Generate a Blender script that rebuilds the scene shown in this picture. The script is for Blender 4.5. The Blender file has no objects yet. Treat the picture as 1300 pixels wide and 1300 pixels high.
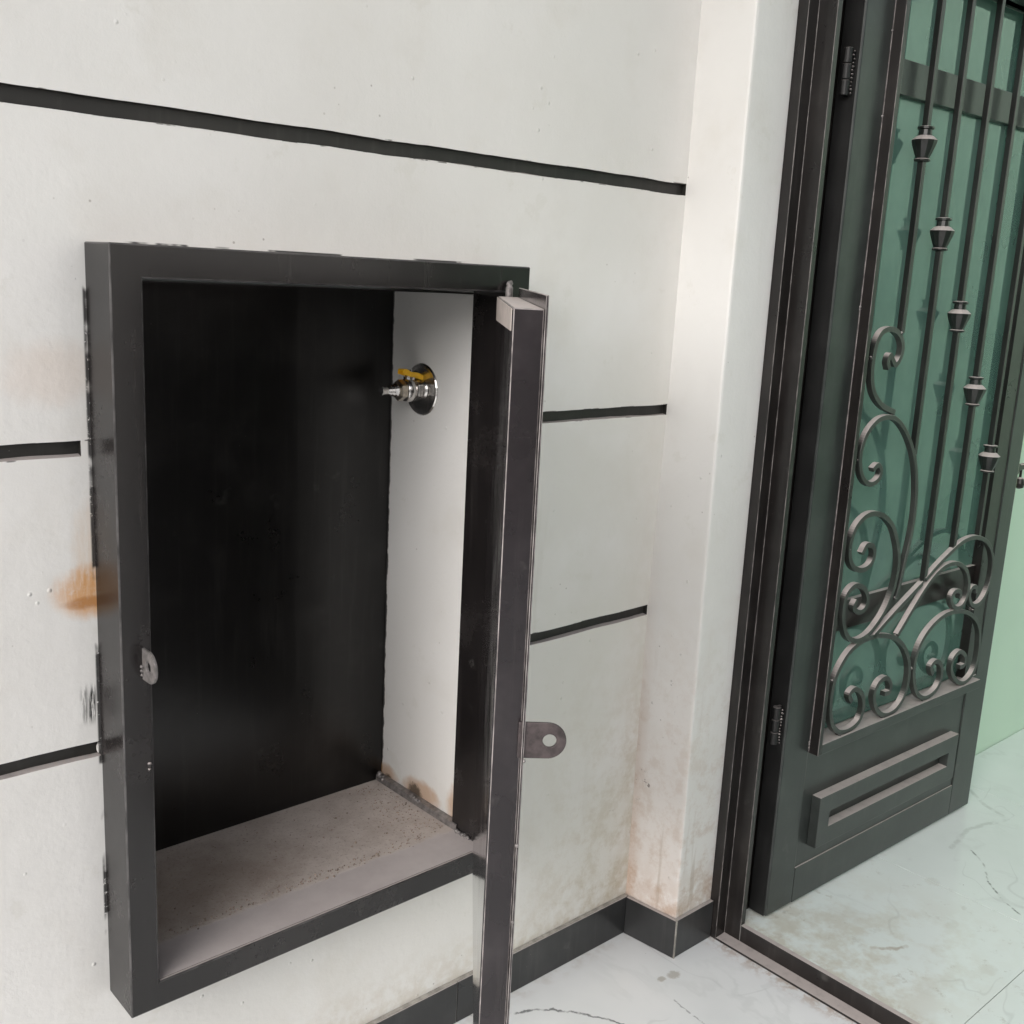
import bpy, bmesh, math, random
from mathutils import Vector, Matrix, noise as mnoise
random.seed(7)
R = math.radians
sc = bpy.context.scene
C = sc.collection

# ------------------------------------------------------------------ camera
cam_d = bpy.data.cameras.new('camera')
cam = bpy.data.objects.new('camera', cam_d)
C.objects.link(cam)
sc.camera = cam
yaw, pitch, roll = 0.740290183, -0.214938049, 0.0503504695
f_ = Vector((math.sin(yaw)*math.cos(pitch), math.cos(yaw)*math.cos(pitch), math.sin(pitch)))
r_ = Vector((math.cos(yaw), -math.sin(yaw), 0))
u_ = r_.cross(f_)
r2 = r_*math.cos(roll) + u_*math.sin(roll)
u2 = u_*math.cos(roll) - r_*math.sin(roll)
m = Matrix.Identity(4)
for i in range(3):
    m[i][0], m[i][1], m[i][2] = r2[i], u2[i], -f_[i]
m.translation = Vector((-1.72288, -1.427163, 1.45))
cam.matrix_world = m
cam_d.sensor_width = 36
cam_d.lens = 36*1363.4/1300
cam_d.clip_start = 0.02
cam_d.clip_end = 500

# ------------------------------------------------------------------ world, sun, exposure
SUN_EL, SUN_AZ = R(32), R(254)          # azimuth clockwise from +y: light from the left and a little behind
w = bpy.data.worlds.new('World'); sc.world = w; w.use_nodes = True
wn = w.node_tree
for n in list(wn.nodes): wn.nodes.remove(n)
sky = wn.nodes.new('ShaderNodeTexSky'); sky.sky_type = 'NISHITA'; sky.sun_disc = False
sky.sun_elevation = SUN_EL; sky.sun_rotation = SUN_AZ
sky.dust_density = 3.0; sky.air_density = 1.2; sky.ozone_density = 1.0
hs = wn.nodes.new('ShaderNodeHueSaturation'); hs.inputs['Saturation'].default_value = 0.30
bg = wn.nodes.new('ShaderNodeBackground'); bg.inputs[1].default_value = 0.13
wo = wn.nodes.new('ShaderNodeOutputWorld')
wn.links.new(sky.outputs[0], hs.inputs['Color']); wn.links.new(hs.outputs[0], bg.inputs[0]); wn.links.new(bg.outputs[0], wo.inputs[0])
sd = bpy.data.lights.new('sun', 'SUN'); sd.energy = 1.5; sd.angle = R(55); sd.color = (1.0, 0.958, 0.950)
sun = bpy.data.objects.new('sun', sd); C.objects.link(sun)
d_ = Vector((math.sin(SUN_AZ)*math.cos(SUN_EL), math.cos(SUN_AZ)*math.cos(SUN_EL), math.sin(SUN_EL)))
sun.rotation_euler = d_.to_track_quat('Z', 'Y').to_euler()
sc.view_settings.view_transform = 'Standard'
sc.view_settings.look = 'None'
sc.view_settings.exposure = 0.56
sc.view_settings.gamma = 1.0
sc.view_settings.use_curve_mapping = False
sc.cycles.max_bounces = 10
sc.cycles.diffuse_bounces = 5
sc.cycles.transparent_max_bounces = 12
sc.cycles.use_denoising = True

# ------------------------------------------------------------------ shader expression helpers
class S:
    """a socket (or number) with arithmetic that makes Math nodes"""
    def __init__(s, t, v): s.t, s.v = t, v
    def _b(s, o, op, rev=False):
        n = s.t.nodes.new('ShaderNodeMath'); n.operation = op
        a, b = (o, s) if rev else (s, o)
        for k, q in enumerate((a, b)):
            if isinstance(q, S): s.t.links.new(q.v, n.inputs[k])
            else: n.inputs[k].default_value = q
        return S(s.t, n.outputs[0])
    def __add__(s, o): return s._b(o, 'ADD')
    __radd__ = __add__
    def __sub__(s, o): return s._b(o, 'SUBTRACT')
    def __rsub__(s, o): return s._b(o, 'SUBTRACT', True)
    def __mul__(s, o): return s._b(o, 'MULTIPLY')
    __rmul__ = __mul__
    def __truediv__(s, o): return s._b(o, 'DIVIDE')
    def abs(s): return s._b(0, 'ABSOLUTE')
    def mx(s, o): return s._b(o, 'MAXIMUM')
    def mn(s, o): return s._b(o, 'MINIMUM')
    def pw(s, o): return s._b(o, 'POWER')
    def clamp(s): return s.mx(0.0).mn(1.0)
    def ss(s, a, b):
        n = s.t.nodes.new('ShaderNodeMapRange'); n.interpolation_type = 'SMOOTHSTEP'
        flip = a > b
        n.inputs[1].default_value, n.inputs[2].default_value = (b, a) if flip else (a, b)
        n.inputs[3].default_value, n.inputs[4].default_value = (1, 0) if flip else (0, 1)
        s.t.links.new(s.v, n.inputs[0])
        return S(s.t, n.outputs[0])

class Mat:
    def __init__(m, name):
        m.m = bpy.data.materials.new(name); m.m.use_nodes = True; m.t = m.m.node_tree
        m.p = m.t.nodes['Principled BSDF']; m.out = m.t.nodes['Material Output']
        tc = m.t.nodes.new('ShaderNodeTexCoord'); m.oc = tc.outputs['Object']
        g = m.t.nodes.new('ShaderNodeNewGeometry'); m.g = g
        m.pos = g.outputs['Position']
        sx = m.t.nodes.new('ShaderNodeSeparateXYZ'); m.t.links.new(m.pos, sx.inputs[0])
        m.x, m.y, m.z = (S(m.t, sx.outputs[k]) for k in range(3))
        sn = m.t.nodes.new('ShaderNodeSeparateXYZ'); m.t.links.new(g.outputs['True Normal'], sn.inputs[0])
        m.nx, m.ny, m.nz = (S(m.t, sn.outputs[k]) for k in range(3))
    def vec(m, sx=1, sy=1, sz=1, src=None, off=(0, 0, 0)):
        n = m.t.nodes.new('ShaderNodeMapping'); n.inputs['Scale'].default_value = (sx, sy, sz); n.inputs['Location'].default_value = off
        m.t.links.new(src or m.pos, n.inputs['Vector']); return n.outputs[0]
    def noise(m, scale, detail=4, rough=.55, vec=None, dist=0.0):
        n = m.t.nodes.new('ShaderNodeTexNoise'); n.inputs['Scale'].default_value = scale
        n.inputs['Detail'].default_value = detail; n.inputs['Roughness'].default_value = rough; n.inputs['Distortion'].default_value = dist
        m.t.links.new(vec or m.pos, n.inputs['Vector']); return S(m.t, n.outputs[0])
    def vor(m, scale, vec=None, feature='F1', rnd=1.0):
        n = m.t.nodes.new('ShaderNodeTexVoronoi'); n.inputs['Scale'].default_value = scale; n.feature = feature
        n.inputs['Randomness'].default_value = rnd
        m.t.links.new(vec or m.pos, n.inputs['Vector']); return S(m.t, n.outputs[0])
    def mix(m, fac, a, b):
        n = m.t.nodes.new('ShaderNodeMix'); n.data_type = 'RGBA'
        m._set(n.inputs[0], fac); m._set(n.inputs[6], a); m._set(n.inputs[7], b)
        return n.outputs[2]
    def _set(m, sock, v):
        if isinstance(v, S): m.t.links.new(v.v, sock)
        elif isinstance(v, bpy.types.NodeSocket): m.t.links.new(v, sock)
        elif isinstance(v, tuple): sock.default_value = (*v, 1) if len(v) == 3 else v
        else: sock.default_value = v
    def set(m, **k):
        names = dict(col='Base Color', rough='Roughness', metal='Metallic', spec='Specular IOR Level', coat='Coat Weight', coatr='Coat Roughness', trans='Transmission Weight', ior='IOR')
        for a, v in k.items(): m._set(m.p.inputs[names[a]], v)
    def bump(m, h, strength=.3, dist=.002):
        n = m.t.nodes.new('ShaderNodeBump'); n.inputs['Strength'].default_value = strength; n.inputs['Distance'].default_value = dist
        m.t.links.new(h.v, n.inputs['Height']); m.t.links.new(n.outputs[0], m.p.inputs['Normal'])

def box_mask(M, ax, a0, a1, bx, b0, b1, soft=.01):
    return ax.ss(a0-soft, a0+soft)*ax.ss(a1+soft, a1-soft)*bx.ss(b0-soft, b0+soft)*bx.ss(b1+soft, b1-soft)

def blob(M, ax, a, ra, bx, b, rb, wob=None, soft=.5):
    d = ((ax-a)/ra)*((ax-a)/ra)+((bx-b)/rb)*((bx-b)/rb)
    if wob is not None: d = d+wob
    return d.ss(1+soft, 1-soft)

GROOVES = ((1.6246, 1.6467), (1.1888, 1.2102), (0.757, 0.7795))
# --- wall plaster
def wall_mat(name, kind):
    M = Mat(name)
    big = M.noise(1.6, 3); mid = M.noise(7, 5, .6); fine = M.noise(60, 4, .6)
    streak = M.noise(1.0, 4, .6, vec=M.vec(55, 55, 5))
    col = M.mix(big.ss(.3, .7), (.69, .678, .652), (.75, .741, .722))
    col = M.mix((mid.ss(.50, .72))*.5, col, (.66, .64, .60))
    col = M.mix((M.noise(11, 6, .7).ss(.60, .66))*.25, col, (.60, .585, .53))
    # faint grey drips
    drip = M.noise(1.0, 3, .5, vec=M.vec(16, 16, 1.6)).ss(.64, .74)*M.noise(2.2, 2).ss(.5, .62)
    col = M.mix(drip*.30, col, (.50, .48, .43))
    # specks
    sp = M.vor(38).ss(.085, .05)*M.noise(5, 2).ss(.55, .66)
    col = M.mix(sp*.55, col, (.22, .19, .16))
    blk = (.018, .017, .017)
    n1 = M.noise(140, 3, .7); n2 = M.noise(34, 3, .6)
    if kind == 'main':
        low = M.z.ss(.85, .12)*M.x.ss(-.46, -.03)
        dirt = (M.noise(13, 9, .75).ss(.44, .62)*low*.6+M.x.ss(-.10, 0.0)*M.z.ss(1.3, .3)*.30*n2.ss(.3, .6)+M.z.ss(.22, .09)*.35*n2.ss(.35, .65)).clamp()
        col = M.mix(dirt, col, (.44, .36, .26))
        falloff_wash = M.x.ss(-.75, -.05)*M.z.ss(2.4, .6)*M.noise(3, 4, .6).ss(.25, .6)  # discoloured plaster, with light falloff towards the corner painted in
        col = M.mix(falloff_wash*.42, col, (.53, .515, .43))
        marks = M.noise(30, 5, .75).ss(.62, .70)*M.noise(7, 3).ss(.45, .6)*low
        col = M.mix(marks*.55, col, (.27, .25, .20))
        # paint scuff where the plaster was patched near the tab
        # rust burn left of the cabinet
        wob = (n2-.5)*1.1+(streak-.5)*.9
        rust = blob(M, M.x, -1.186, .052, M.z, 1.002, .034, wob*.9, .9)
        tail = blob(M, M.x, -1.182, .030, M.z, 1.05, .075, wob*1.3, .98)
        feather = M.noise(1.0, 4, .6, vec=M.vec(190, 1, 24)).ss(.30, .58)*.45+.55
        rust = rust*(feather*M.z.ss(.983, 1.008)+M.z.ss(1.008, .983)).clamp()*(M.noise(120, 4, .75).ss(.28, .52)*.35+.65)
        tail = tail*feather
        col = M.mix(tail*.30, col, (.62, .38, .17)); col = M.mix(rust*.85, col, (.60, .28, .07))
        core = blob(M, M.x, -1.198, .032, M.z, .986, .008, wob, .8)
        col = M.mix(core*.6, col, (.36, .14, .03))
        peach = blob(M, M.x, -1.235, .06, M.z, 1.30, .04, wob, .9)
        col = M.mix(peach*.25, col, (.62, .45, .34))
        # black paint slop: along frame outline, brush strokes, groove rims
        fx = (M.x+1.1875)                                       # left edge
        line = fx.ss(-.0045, -.0015)*fx.ss(.02, .01)*M.noise(9, 3).ss(.47, .53)*n1.ss(.3, .42)*box_mask(M, M.x, -1.21, -1.15, M.z, .42, 1.44, .01)
        br = M.noise(1.0, 4, .65, vec=M.vec(330, 10, 26)).ss(.40, .52)*box_mask(M, M.x, -1.209, -1.186, M.z, .812, .862, .010)*M.noise(1.0, 2, .5, vec=M.vec(150, 1, 6, off=(2, 0, 0))).ss(.36, .50)
        dots = M.vor(150).ss(.32, .22)*blob(M, M.x, -1.205, .006, M.z, 1.425, .03, None, .6)*M.noise(60).ss(.5, .6)
        tz = (M.z-1.4695)
        topl = tz.ss(.0026, .0010)*tz.ss(-.01, -.005)*box_mask(M, M.x, -1.13, -.47, M.z, 1.4, 1.5, .01)*M.noise(12, 3).ss(.5, .56)
        col = M.mix((line+br+dots+topl).clamp()*.95, col, blk)
        g = None
        for (a, b) in GROOVES:
            e = ((M.z-a).abs()).mn((M.z-b).abs())
            mk = e.ss(.0012, .0006)*M.noise(22, 3, .6).ss(.55, .62)
            g = mk if g is None else g.mx(mk)
        gx = M.x.ss(.012, .0).mn(1.0)
        col = M.mix(g*gx*.8, col, (.05, .045, .04))
    elif kind == 'pilaster':
        low = M.z.ss(.95, .10)
        dirt = (M.noise(15, 9, .75).ss(.46, .62)*low*.45+M.z.ss(.25, .09)*.5*n2.ss(.3, .6)+(M.y.ss(-.035, 0.0))*M.z.ss(1.1, .2)*.45).clamp()
        col = M.mix(dirt, col, (.46, .35, .27))
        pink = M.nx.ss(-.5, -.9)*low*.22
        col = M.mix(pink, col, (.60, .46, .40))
        spk = M.noise(48, 4, .7).ss(.63, .69)*M.noise(9, 2).ss(.47, .6)*M.z.ss(.85, .45)*M.nx.ss(-.5, -.9)
        col = M.mix(spk*.75, col, (.09, .07, .055))
        col = M.mix((M.noise(1, 3, .6, vec=M.vec(40, 40, 3)).ss(.60, .75))*low*.4, col, (.33, .25, .18))
    elif kind == 'niche':
        # ragged black paint at back and front rims, rust at the foot
        e1 = (M.y+(n2-.5)*.012).ss(.2605, .2635); e2 = (M.y+(n2-.5)*.010).ss(.0065, .0035)*M.noise(16, 3).ss(.50, .56)
        col = M.mix((e1+e2).clamp()*.95, col, blk)
        rs = (blob(M, M.y, .245, .035, M.z, .432, .020, (n2-.5)*1.6, .8)+blob(M, M.y, .13, .055, M.z, .437, .026, (n2-.5)*2.0, .8)+blob(M, M.y, .015, .03, M.z, .455, .045, (n2-.5)*2.0, .9)).clamp()
        col = M.mix(rs*.65, col, (.42, .22, .09))
        rs2 = (blob(M, M.y, .15, .02, M.z, .432, .018, (n1-.5)*2.4, .7)+blob(M, M.y, .24, .012, M.z, .425, .01, (n1-.5)*2.4, .7)).clamp()
        col = M.mix(rs2*.85, col, (.05, .035, .025))
    M.set(col=col, rough=.62, spec=.35)
    M.bump(streak*.12+fine*.30+M.noise(24, 5, .65)*.8+M.noise(9, 3)*.9+M.vor(30).ss(.12, .0)*M.noise(6, 2).ss(.55, .6)*1.5, .55, .0024)
    return M.m

def black_paint(name, base=(.020, .018, .0185), rough=.30, dusty=.9, scratch=.5, bump=.18, dcol=(.48, .43, .41)):
    M = Mat(name)
    n = M.noise(9, 4, .6); f = M.noise(130, 3, .6); s = M.noise(1, 4, .65, vec=M.vec(60, 60, 3))
    col = M.mix(n.ss(.35, .7), base, tuple(c*1.6 for c in base))
    haze = (s.ss(.5, .8)*.16+n.ss(.5, .8)*.10)*scratch
    col = M.mix(haze, col, (.20, .185, .175))
    smear = M.noise(13, 4, .6).ss(.66, .78)*scratch*.22
    col = M.mix(smear, col, (.30, .29, .27))
    spk = M.vor(70).ss(.06, .03)*M.noise(8, 2).ss(.58, .64)*scratch
    col = M.mix(spk*.6, col, (.45, .42, .38))
    dust = M.nz.ss(.28, .72)*(M.noise(40, 5, .7).ss(.15, .55)*.35+.65)*dusty
    col = M.mix(dust, col, dcol)
    rr = (S(M.t, n.v)*.14+rough-.07+f*.04)+dust*.45
    M.set(col=col, rough=rr.clamp(), spec=.5)
    M.bump(f*.25+M.noise(22, 3)*.8, bump, .001)
    return M.m

def simple(name, col, rough=.5, metal=0.0, var=.25, scale=20, bump=.1):
    M = Mat(name); n = M.noise(scale, 5, .6)
    c = M.mix(n.ss(.3, .7), tuple(k*(1-var) for k in col), tuple(min(1, k*(1+var)) for k in col))
    M.set(col=c, rough=(n*.2+rough-.1).clamp(), metal=metal); M.bump(n, bump, .001)
    return M.m

def marble(name, inner=False):
    M = Mat(name)
    big = M.noise(2.3, 4, .6)
    col = M.mix(big.ss(.3, .7), (.66, .715, .70), (.72, .775, .76)) if inner else M.mix(big.ss(.3, .7), (.70, .715, .72), (.77, .78, .785))  # inner marble's mint tint: green bounce light put into the colour
    warp = M.noise(2.2, 5, .62)
    v1 = ((M.noise(1.5, 3, .55, vec=M.vec(1, 1.5, 1, off=(3.1, 1.7, 0)), dist=.5)-.5).abs()).ss(.006, .0)*M.noise(3.3, 3).ss(.48, .60)
    v2 = ((M.noise(2.6, 5, .6, vec=M.vec(1.2, .8, 1, off=(8.2, 5.1, 0)), dist=.3)-.5).abs()).ss(.022, .0)*M.noise(2.1, 3, vec=M.vec(off=(4, 2, 0))).ss(.46, .62)
    col = M.mix(v2*.16, col, (.42, .44, .43)); col = M.mix(v1*.18, col, (.25, .26, .26))
    # the veins that can be placed from the photograph
    def vein(pts, wd, s, c):
        nonlocal col
        nn = (M.noise(38, 4, .6)-.5)*.018
        tot = None
        for (ax, ay), (bx, by) in zip(pts[:-1], pts[1:]):
            L2 = (bx-ax)**2+(by-ay)**2
            t = (((M.x-ax)*(bx-ax)+(M.y-ay)*(by-ay))/L2).clamp()
            dx = M.x+nn-ax-t*(bx-ax); dy = M.y+nn-ay-t*(by-ay)
            d = (dx*dx+dy*dy).pw(.5)
            k = d.ss(wd, wd*.25)
            tot = k if tot is None else tot.mx(k)
        tot = tot*M.noise(30, 3).ss(.34, .55)
        col = M.mix(tot*s, col, c)
    if not inner:
        vein([(-.42, -.045), (-.3845, -.066), (-.3553, -.077), (-.3206, -.11), (-.271, -.173), (-.2487, -.2176), (-.25, -.35)], .0045, .85, (.12, .13, .13))
        vein([(-.108, -.235), (-.113, -.258), (-.116, -.32), (-.14, -.40)], .0028, .6, (.18, .19, .19))
        sp = (blob(M, M.x, -.0434, .016, M.y, -.179, .011, (M.noise(60, 5, .7)-.5)*4, .6)+blob(M, M.x, -.0765, .010, M.y, -.174, .008, (M.noise(60, 5, .7)-.5)*4, .6)).clamp()
        col = M.mix(sp*.55, col, (.33, .29, .23))
        edge = M.x.ss(.085, .13)*M.noise(40, 4, .7).ss(.42, .6)
        col = M.mix(edge*.6, col, (.42, .31, .24))
        dk = (M.y.ss(-.05, -.02)+M.x.ss(.11, .13)).clamp()*M.noise(25, 4).ss(.4, .65)
        col = M.mix(dk*.3, col, (.40, .34, .28))
    else:
        vein([(.93, -.37), (.8955, -.417), (.813, -.469), (.756, -.533), (.727, -.593), (.72, -.70)], .0042, .8, (.13, .15, .14))
        vein([(1.30, -.17), (1.2155, -.273), (1.1865, -.353), (1.04, -.31), (.9, -.33)], .010, .35, (.34, .37, .35))
        vein([(.33, -.43), (.363, -.464), (.398, -.473)], .008, .6, (.33, .27, .20))
        sp = (blob(M, M.x, .46, .022, M.y, -.63, .016, (M.noise(50, 5, .75)-.5)*5, .7)+blob(M, M.x, .56, .022, M.y, -.50, .012, (M.noise(50, 5, .75)-.5)*5, .7)+blob(M, M.x, .70, .018, M.y, -.38, .016, (M.noise(50, 5, .75)-.5)*5, .7)).clamp()
        col = M.mix(sp*.16, col, (.40, .35, .28))
        dirt = (M.noise(9, 6, .65).ss(.42, .62)*(M.x+M.y*.35).ss(.62, .08)*M.y.ss(-.75, -.45)+M.x.ss(.22, .175)*M.noise(30, 4, .7).ss(.35, .6)*.8).clamp()
        col = M.mix(dirt*.55, col, (.45, .39, .29))
        tr = M.noise(24, 6, .75).ss(.57, .66)*M.noise(4, 2).ss(.45, .6)*M.x.ss(1.0, .3)
        col = M.mix(tr*.35, col, (.28, .25, .20))
    sp = M.vor(26).ss(.05, .03)*M.noise(4, 2).ss(.55, .64)
    col = M.mix(sp*.7, col, (.10, .09, .08))
    M.set(col=col, rough=(M.noise(7, 4)*.16+.05).clamp(), spec=.55)
    M.bump(M.noise(5, 2), .04, .002)
    return M.m

def glass_mat(name):
    M = Mat(name); t = M.t
    tr = t.nodes.new('ShaderNodeBsdfTransparent'); tr.inputs[0].default_value = (.48, .70, .63, 1)
    gl = t.nodes.new('ShaderNodeBsdfGlossy'); gl.inputs['Roughness'].default_value = .03; gl.inputs[0].default_value = (.85, 1, .95, 1)
    df = t.nodes.new('ShaderNodeBsdfDiffuse'); M._set(df.inputs[0], M.mix(M.noise(5, 4).ss(.3, .7), (.13, .25, .212), (.18, .32, .265)))
    fr = t.nodes.new('ShaderNodeFresnel'); fr.inputs[0].default_value = 1.55
    a = t.nodes.new('ShaderNodeMixShader'); b = t.nodes.new('ShaderNodeMixShader')
    a.inputs[0].default_value = .60
    t.links.new(tr.outputs[0], a.inputs[1]); t.links.new(df.outputs[0], a.inputs[2])
    fa = S(t, fr.outputs[0])*1.15
    t.links.new(fa.clamp().v, b.inputs[0]); t.links.new(a.outputs[0], b.inputs[1]); t.links.new(gl.outputs[0], b.inputs[2])
    t.links.new(b.outputs[0], M.out.inputs[0])
    return M.m

WALL = wall_mat('wall_plaster', 'main'); PIL = wall_mat('pilaster_plaster', 'pilaster'); NICHE = wall_mat('niche_plaster', 'niche')
OUTW = wall_mat('yard_plaster', 'none')
BLACK = black_paint('cabinet_black_paint', base=(.0095, .0082, .0082), rough=.24, scratch=.4)
CAB_DOOR = black_paint('cabinet_door_paint', base=(.014, .0112, .0125), rough=.16, dusty=1.0, scratch=.62, bump=.10)
BACKP = black_paint('cabinet_back_paint', base=(.0050, .0045, .0042), rough=.28, dusty=.5, scratch=.4)
JAMB = black_paint('door_frame_paint', base=(.0095, .0080, .0075), rough=.28, scratch=.45)
LEAF = black_paint('door_leaf_paint', base=(.022, .0255, .024), rough=.30, dusty=.85, scratch=.38)
ORN = black_paint('ornament_paint', base=(.022, .0245, .022), rough=.30, dusty=.95, scratch=.35)
GROOVE = black_paint('groove_paint', base=(.014, .013, .011), rough=.5, dusty=.85)
SKIRT = black_paint('skirting_tile', base=(.020, .0205, .021), rough=.28, dusty=.85, scratch=.7)
GROUT = simple('grout', (.32, .30, .27), .9, scale=60)
JOINT = simple('floor_joint', (.20, .21, .20), .9, scale=60)
CHROME = simple('chrome', (.62, .60, .58), .22, metal=1.0, var=.2, scale=90)
BRASSY = simple('worn_nickel', (.50, .45, .38), .3, metal=1.0, var=.3, scale=120)
YELLOW = simple('yellow_handle', (.92, .50, .015), .4, var=.12, scale=60)
STEEL = simple('bare_steel', (.22, .205, .20), .42, metal=.4, var=.35, scale=90, bump=.4)
TABDARK = simple('dark_steel_tab', (.065, .052, .052), .35, metal=.3, var=.4, scale=70, bump=.3)
PALE = simple('inner_wall_paint', (.61, .77, .63), .30, var=.03, scale=2)
BLOCK_SLAB = simple('block_slab_paint', (.70, .69, .66), .8, var=.06, scale=3)
GROUND = simple('ground_concrete', (.30, .29, .27), .85, var=.2, scale=2)
MARB = marble('marble_outside'); MARB_IN = marble('marble_inside', True)
GLASS = glass_mat('green_glass')
PLASTIC = simple('yellow_film', (.45, .55, .16), .4, var=.3, scale=80)
def dust_sheet():
    M = Mat('dusty_steel_sheet')
    n = M.noise(16, 6, .7); f = M.noise(170, 4, .75)
    edge = (M.y+(M.noise(40, 4)-.5)*.02).ss(.004, .014)
    smooth = M.mix(n.ss(.3, .7), (.44, .395, .39), (.50, .455, .445))
    grit = M.mix(n.ss(.3, .7), (.42, .36, .325), (.53, .47, .435))
    grit = M.mix(f.ss(.55, .68)*.55, grit, (.13, .10, .08))
    brown = blob(M, M.x, -1.05, .22, M.y, .12, .13, (n-.5)*1.2, .9)
    grit = M.mix(brown*.40, grit, (.20, .145, .105))
    rim = (M.y+(M.noise(40, 4)-.5)*.02).ss(.0, .012)*(M.y+(M.noise(40, 4)-.5)*.02).ss(.036, .014)*f.ss(.42, .58)
    col = M.mix(edge, smooth, grit); col = M.mix(rim*.5, col, (.55, .50, .46))
    up = M.nz.ss(.5, .9)
    col = M.mix(up, (.022, .021, .023), col)
    M.set(col=col, rough=(edge*.35+.5).clamp(), spec=.4); M.bump((f+n)*edge, .5, .0015)
    return M.m
SHEET = dust_sheet()
EDGE_D = simple('worn_door_highlight', (.22, .20, .195), .5, var=.5, scale=40)  # these edge colours paint bevel highlights in, along with wear
EDGE_J = simple('worn_frame_highlight', (.12, .11, .105), .45, var=.7, scale=25)
EDGE_B = simple('worn_cabinet_highlight', (.055, .052, .052), .35, var=.6, scale=25)
BAR = black_paint('bar_paint', base=(.0085, .0095, .0085), rough=.3, dusty=.9, scratch=.3)
DARKEDGE = black_paint('hinge_black_and_shade', base=(.006, .006, .006), rough=.5, dusty=.2, scratch=.1)  # black for the hinges and for the shadow painted on the leaf's side
INNER = black_paint('cabinet_door_inner', base=(.016, .014, .015), rough=.05, dusty=1.0, scratch=.06, bump=0)

# ------------------------------------------------------------------ mesh helpers
def finish(o, label=None, cat=None, group=None, kind=None):
    if cat and not kind: kind = 'thing'
    if label: o['label'] = label
    if cat: o['category'] = cat
    if group: o['group'] = group
    if kind: o['kind'] = kind
    return o
def link(name, me, mat, parent=None, loc=None):
    o = bpy.data.objects.new(name, me); C.objects.link(o)
    if mat and not me.materials: me.materials.append(mat)
    if parent: o.parent = parent
    if loc: o.location = loc
    return o
def bm_obj(name, bm, mat, parent=None, bevel=0, seg=2, smooth=False, loc=None, edge=None):
    bmesh.ops.recalc_face_normals(bm, faces=bm.faces)
    me = bpy.data.meshes.new(name); bm.to_mesh(me); bm.free()
    if smooth:
        for p in me.polygons: p.use_smooth = True
    o = link(name, me, mat, parent, loc)
    if bevel:
        b = o.modifiers.new('bevel', 'BEVEL'); b.width = bevel; b.segments = seg; b.limit_method = 'ANGLE'; b.angle_limit = R(35)
        if edge: me.materials.append(edge); b.material = 1
    return o
def empty(name, loc=(0, 0, 0), rz=0):
    o = bpy.data.objects.new(name, None); C.objects.link(o); o.location = loc; o.rotation_euler = (0, 0, rz); o.empty_display_size = .05
    return o
def bx(bm, x0, x1, y0, y1, z0, z1):
    vs = [bm.verts.new(p) for p in ((x0, y0, z0), (x1, y0, z0), (x1, y1, z0), (x0, y1, z0), (x0, y0, z1), (x1, y0, z1), (x1, y1, z1), (x0, y1, z1))]
    for f in ((0, 3, 2, 1), (4, 5, 6, 7), (0, 1, 5, 4), (1, 2, 6, 5), (2, 3, 7, 6), (3, 0, 4, 7)):
        bm.faces.new([vs[i] for i in f])
def box_obj(name, d, mat, parent=None, bevel=0, **k):
    bm = bmesh.new(); bx(bm, *d); return bm_obj(name, bm, mat, parent, bevel, **k)
def prism(bm, pts, z0, z1, axis='z'):
    """extrude a closed outline; pts in the two other axes"""
    def P(a, b, c): return (a, b, c) if axis == 'z' else ((a, c, b) if axis == 'y' else (c, a, b))
    lo = [bm.verts.new(P(a, b, z0)) for a, b in pts]; hi = [bm.verts.new(P(a, b, z1)) for a, b in pts]
    n = len(pts)
    bm.faces.new(lo); bm.faces.new(hi[::-1])
    for i in range(n): bm.faces.new((lo[i], lo[(i+1) % n], hi[(i+1) % n], hi[i]))
def lathe(bm, prof, seg=24, M=Matrix.Identity(4), phase=0.0):
    rings = []
    for r, h in prof:
        rings.append([bm.verts.new(M @ Vector((r*math.cos(2*math.pi*i/seg+phase), r*math.sin(2*math.pi*i/seg+phase), h))) for i in range(seg)])
    for a, b in zip(rings[:-1], rings[1:]):
        for i in range(seg): bm.faces.new((a[i], a[(i+1) % seg], b[(i+1) % seg], b[i]))
    bm.faces.new(rings[0][::-1]); bm.faces.new(rings[-1])
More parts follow.
